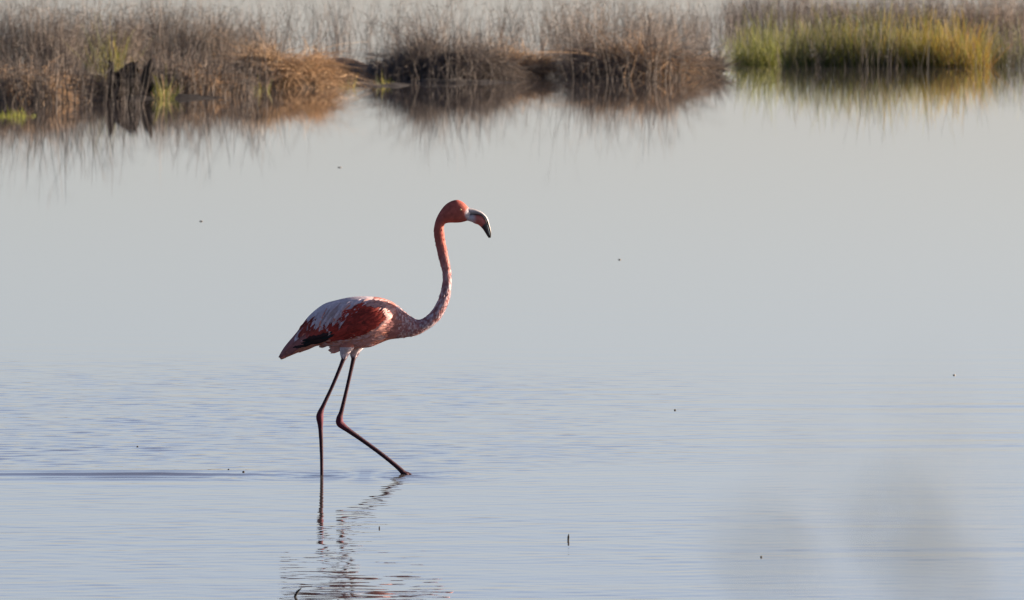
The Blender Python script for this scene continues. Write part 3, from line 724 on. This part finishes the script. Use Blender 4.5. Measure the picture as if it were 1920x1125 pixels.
# ------------------------------------------------------------------ flecks floating on the near water
def fleck(name, label, px, py, wpx, hpx, lean=0.0, c=.02):
    s = ppm(py); o_ = at(px, py); w_, h_ = wpx / s, hpx / s
    if name == 'twig':
        v, f = tube([o_ + [-lean * h_ * .5, 0, -.02], o_ + [0, 0, h_ * .45], o_ + [lean * h_ * .6, 0, h_]], [w_ * .35, w_ * .55, w_ * .15], 7)
        F = np.array([q for q in f if len(q) == 4])
    else:
        v = []; nn = 10
        for z, k in ((-.003, .8), (.003, 1.0), (max(h_, .006), .45)):
            for j in range(nn): t = 2 * math.pi * j / nn; v.append(o_ + [math.cos(t) * w_ / 2 * k * (1 + .2 * math.sin(2 * t)), math.sin(t) * w_ * .35 * k, z])
        v = np.array(v); F = np.array([(i * nn + j, i * nn + (j + 1) % nn, (i + 1) * nn + (j + 1) % nn, (i + 1) * nn + j) for i in range(2) for j in range(nn)] + [(2 * nn, 2 * nn + 3, 2 * nn + 5, 2 * nn + 8), (2 * nn, 2 * nn + 1, 2 * nn + 2, 2 * nn + 3), (2 * nn + 3, 2 * nn + 4, 2 * nn + 5, 2 * nn + 5 + 1), (2 * nn + 5, 2 * nn + 6, 2 * nn + 7, 2 * nn + 8)])
    tag(mesh_np(name, v, F, M_wood, None, np.tile([c, c * .95, c * .9], (len(v), 1))), label, 'twig' if name == 'twig' else 'leaf', 'bits of debris on the water')
fleck('twig', 'short dark twig poking out of the water right of the flamingo', 1066, 1014, 3.6, 12, .1)
fleck('twig', 'bent dark twig poking out of the water at the bottom edge', 556, 1120, 5, 16, .9)
fleck('twig', 'tiny dark twig tip just right of the leg reflections', 711, 992, 2.4, 4.5, 0)
fleck('floating_leaf', 'tiny dark leaf floating left of the flamingo, nearest its leg', 456, 886, 5, .8)
fleck('floating_leaf', 'tiny dark leaf floating left of the flamingo, second from its leg', 428, 882, 4, 1)
fleck('floating_leaf', 'tiny dark leaf floating far left of the flamingo', 257, 839, 4, 1)
fleck('floating_leaf', 'tiny dark leaf floating to the right at knee height of the flamingo', 1266, 770, 4, 1.2)
fleck('floating_leaf', 'tiny grey leaf floating near the right edge', 1790, 704, 5, 1.2, 0, .15)
fleck('floating_leaf', 'tiny dark leaf floating at lower right between the blurred seed heads', 1428, 1046, 4, 1.2)
fleck('floating_leaf', 'tiny grey leaf floating on the smooth water at upper left', 377, 415, 7, 1.0, 0, .10)
fleck('floating_leaf', 'tiny grey leaf floating on the smooth water above the flamingo', 637, 314, 8, 1.0, 0, .10)
fleck('floating_leaf', 'tiny grey leaf floating on the smooth water right of the neck', 1162, 487, 6, 1.0, 0, .10)

# ------------------------------------------------------------------ grass stalks close to the camera, far out of focus
def near_stalk(label, d, tip, low, seed):
    r_ = np.random.default_rng(seed)
    q = lambda px, py: np.array([(px - 960) / FPX * d + CAM_X, d - CAM_D, CAM_H - (py - HOR) / FPX * d])
    t_, l_ = q(*tip), q(*low); dr = (l_ - t_) / abs(l_[2] - t_[2]); foot_ = t_ + np.array([dr[0] * .12 + .02, .02, -(t_[2] - 1.25)])
    E = empty('grass_stalk', tuple(foot_), label, 'grass stalk', 'out-of-focus stalks in front of the camera')
    mid = l_ + (l_ - t_) * 3.5
    v, f = tube([foot_, foot_ * .4 + mid * .6 + [.01, 0, 0], mid, l_, t_], [.0018, .0009, .00035, .0003, .0002], 8)
    mesh_np('stem', v, np.array([k for k in f if len(k) == 4]), M_stem, E, np.tile([.20, .19, .13], (len(v), 1)))
    n_ = 120; t = r_.random(n_) ** 1.3; b_ = t_ * (1 - t[:, None]) + (l_ + (l_ - t_) * .2) * t[:, None]
    ax = (t_ - l_) / np.linalg.norm(t_ - l_); dv = ax * .9 + r_.normal(0, .45, (n_, 3)); dv /= np.linalg.norm(dv, axis=1)[:, None]
    mb = MB(); strands(mb, b_, dv, r_.uniform(.0035, .0075, n_), np.full(n_, .0008), pick([(.17, .18, .14), (.13, .14, .11)], n_, r_), .2, .1, 3, r_)
    mb.build('seed_head', M_stem, E)['kind'] = 'stuff'
    for k in range(3):
        h = .25 + .3 * k; b0 = foot_ * (1 - h) + mid * h; sg = -1 if k % 2 else 1
        mb = MB(); strands(mb, b0[None], np.array([[sg * .5, .2, .85]]), np.array([.35]), np.array([.009]), np.array([[.13, .16, .06]]), .1, .5, 6, r_)
        mb.build('leaf', M_green, E)
near_stalk('blurred grey grass seed head at bottom right, leftmost of three', 2.5, (1425, 1025), (1462, 1085), 1)
near_stalk('blurred grey grass seed head at bottom right, highest of three', 2.4, (1682, 965), (1705, 1025), 2)
near_stalk('blurred grey grass seed head at the bottom edge, rightmost of three', 2.5, (1752, 1085), (1785, 1140), 3)
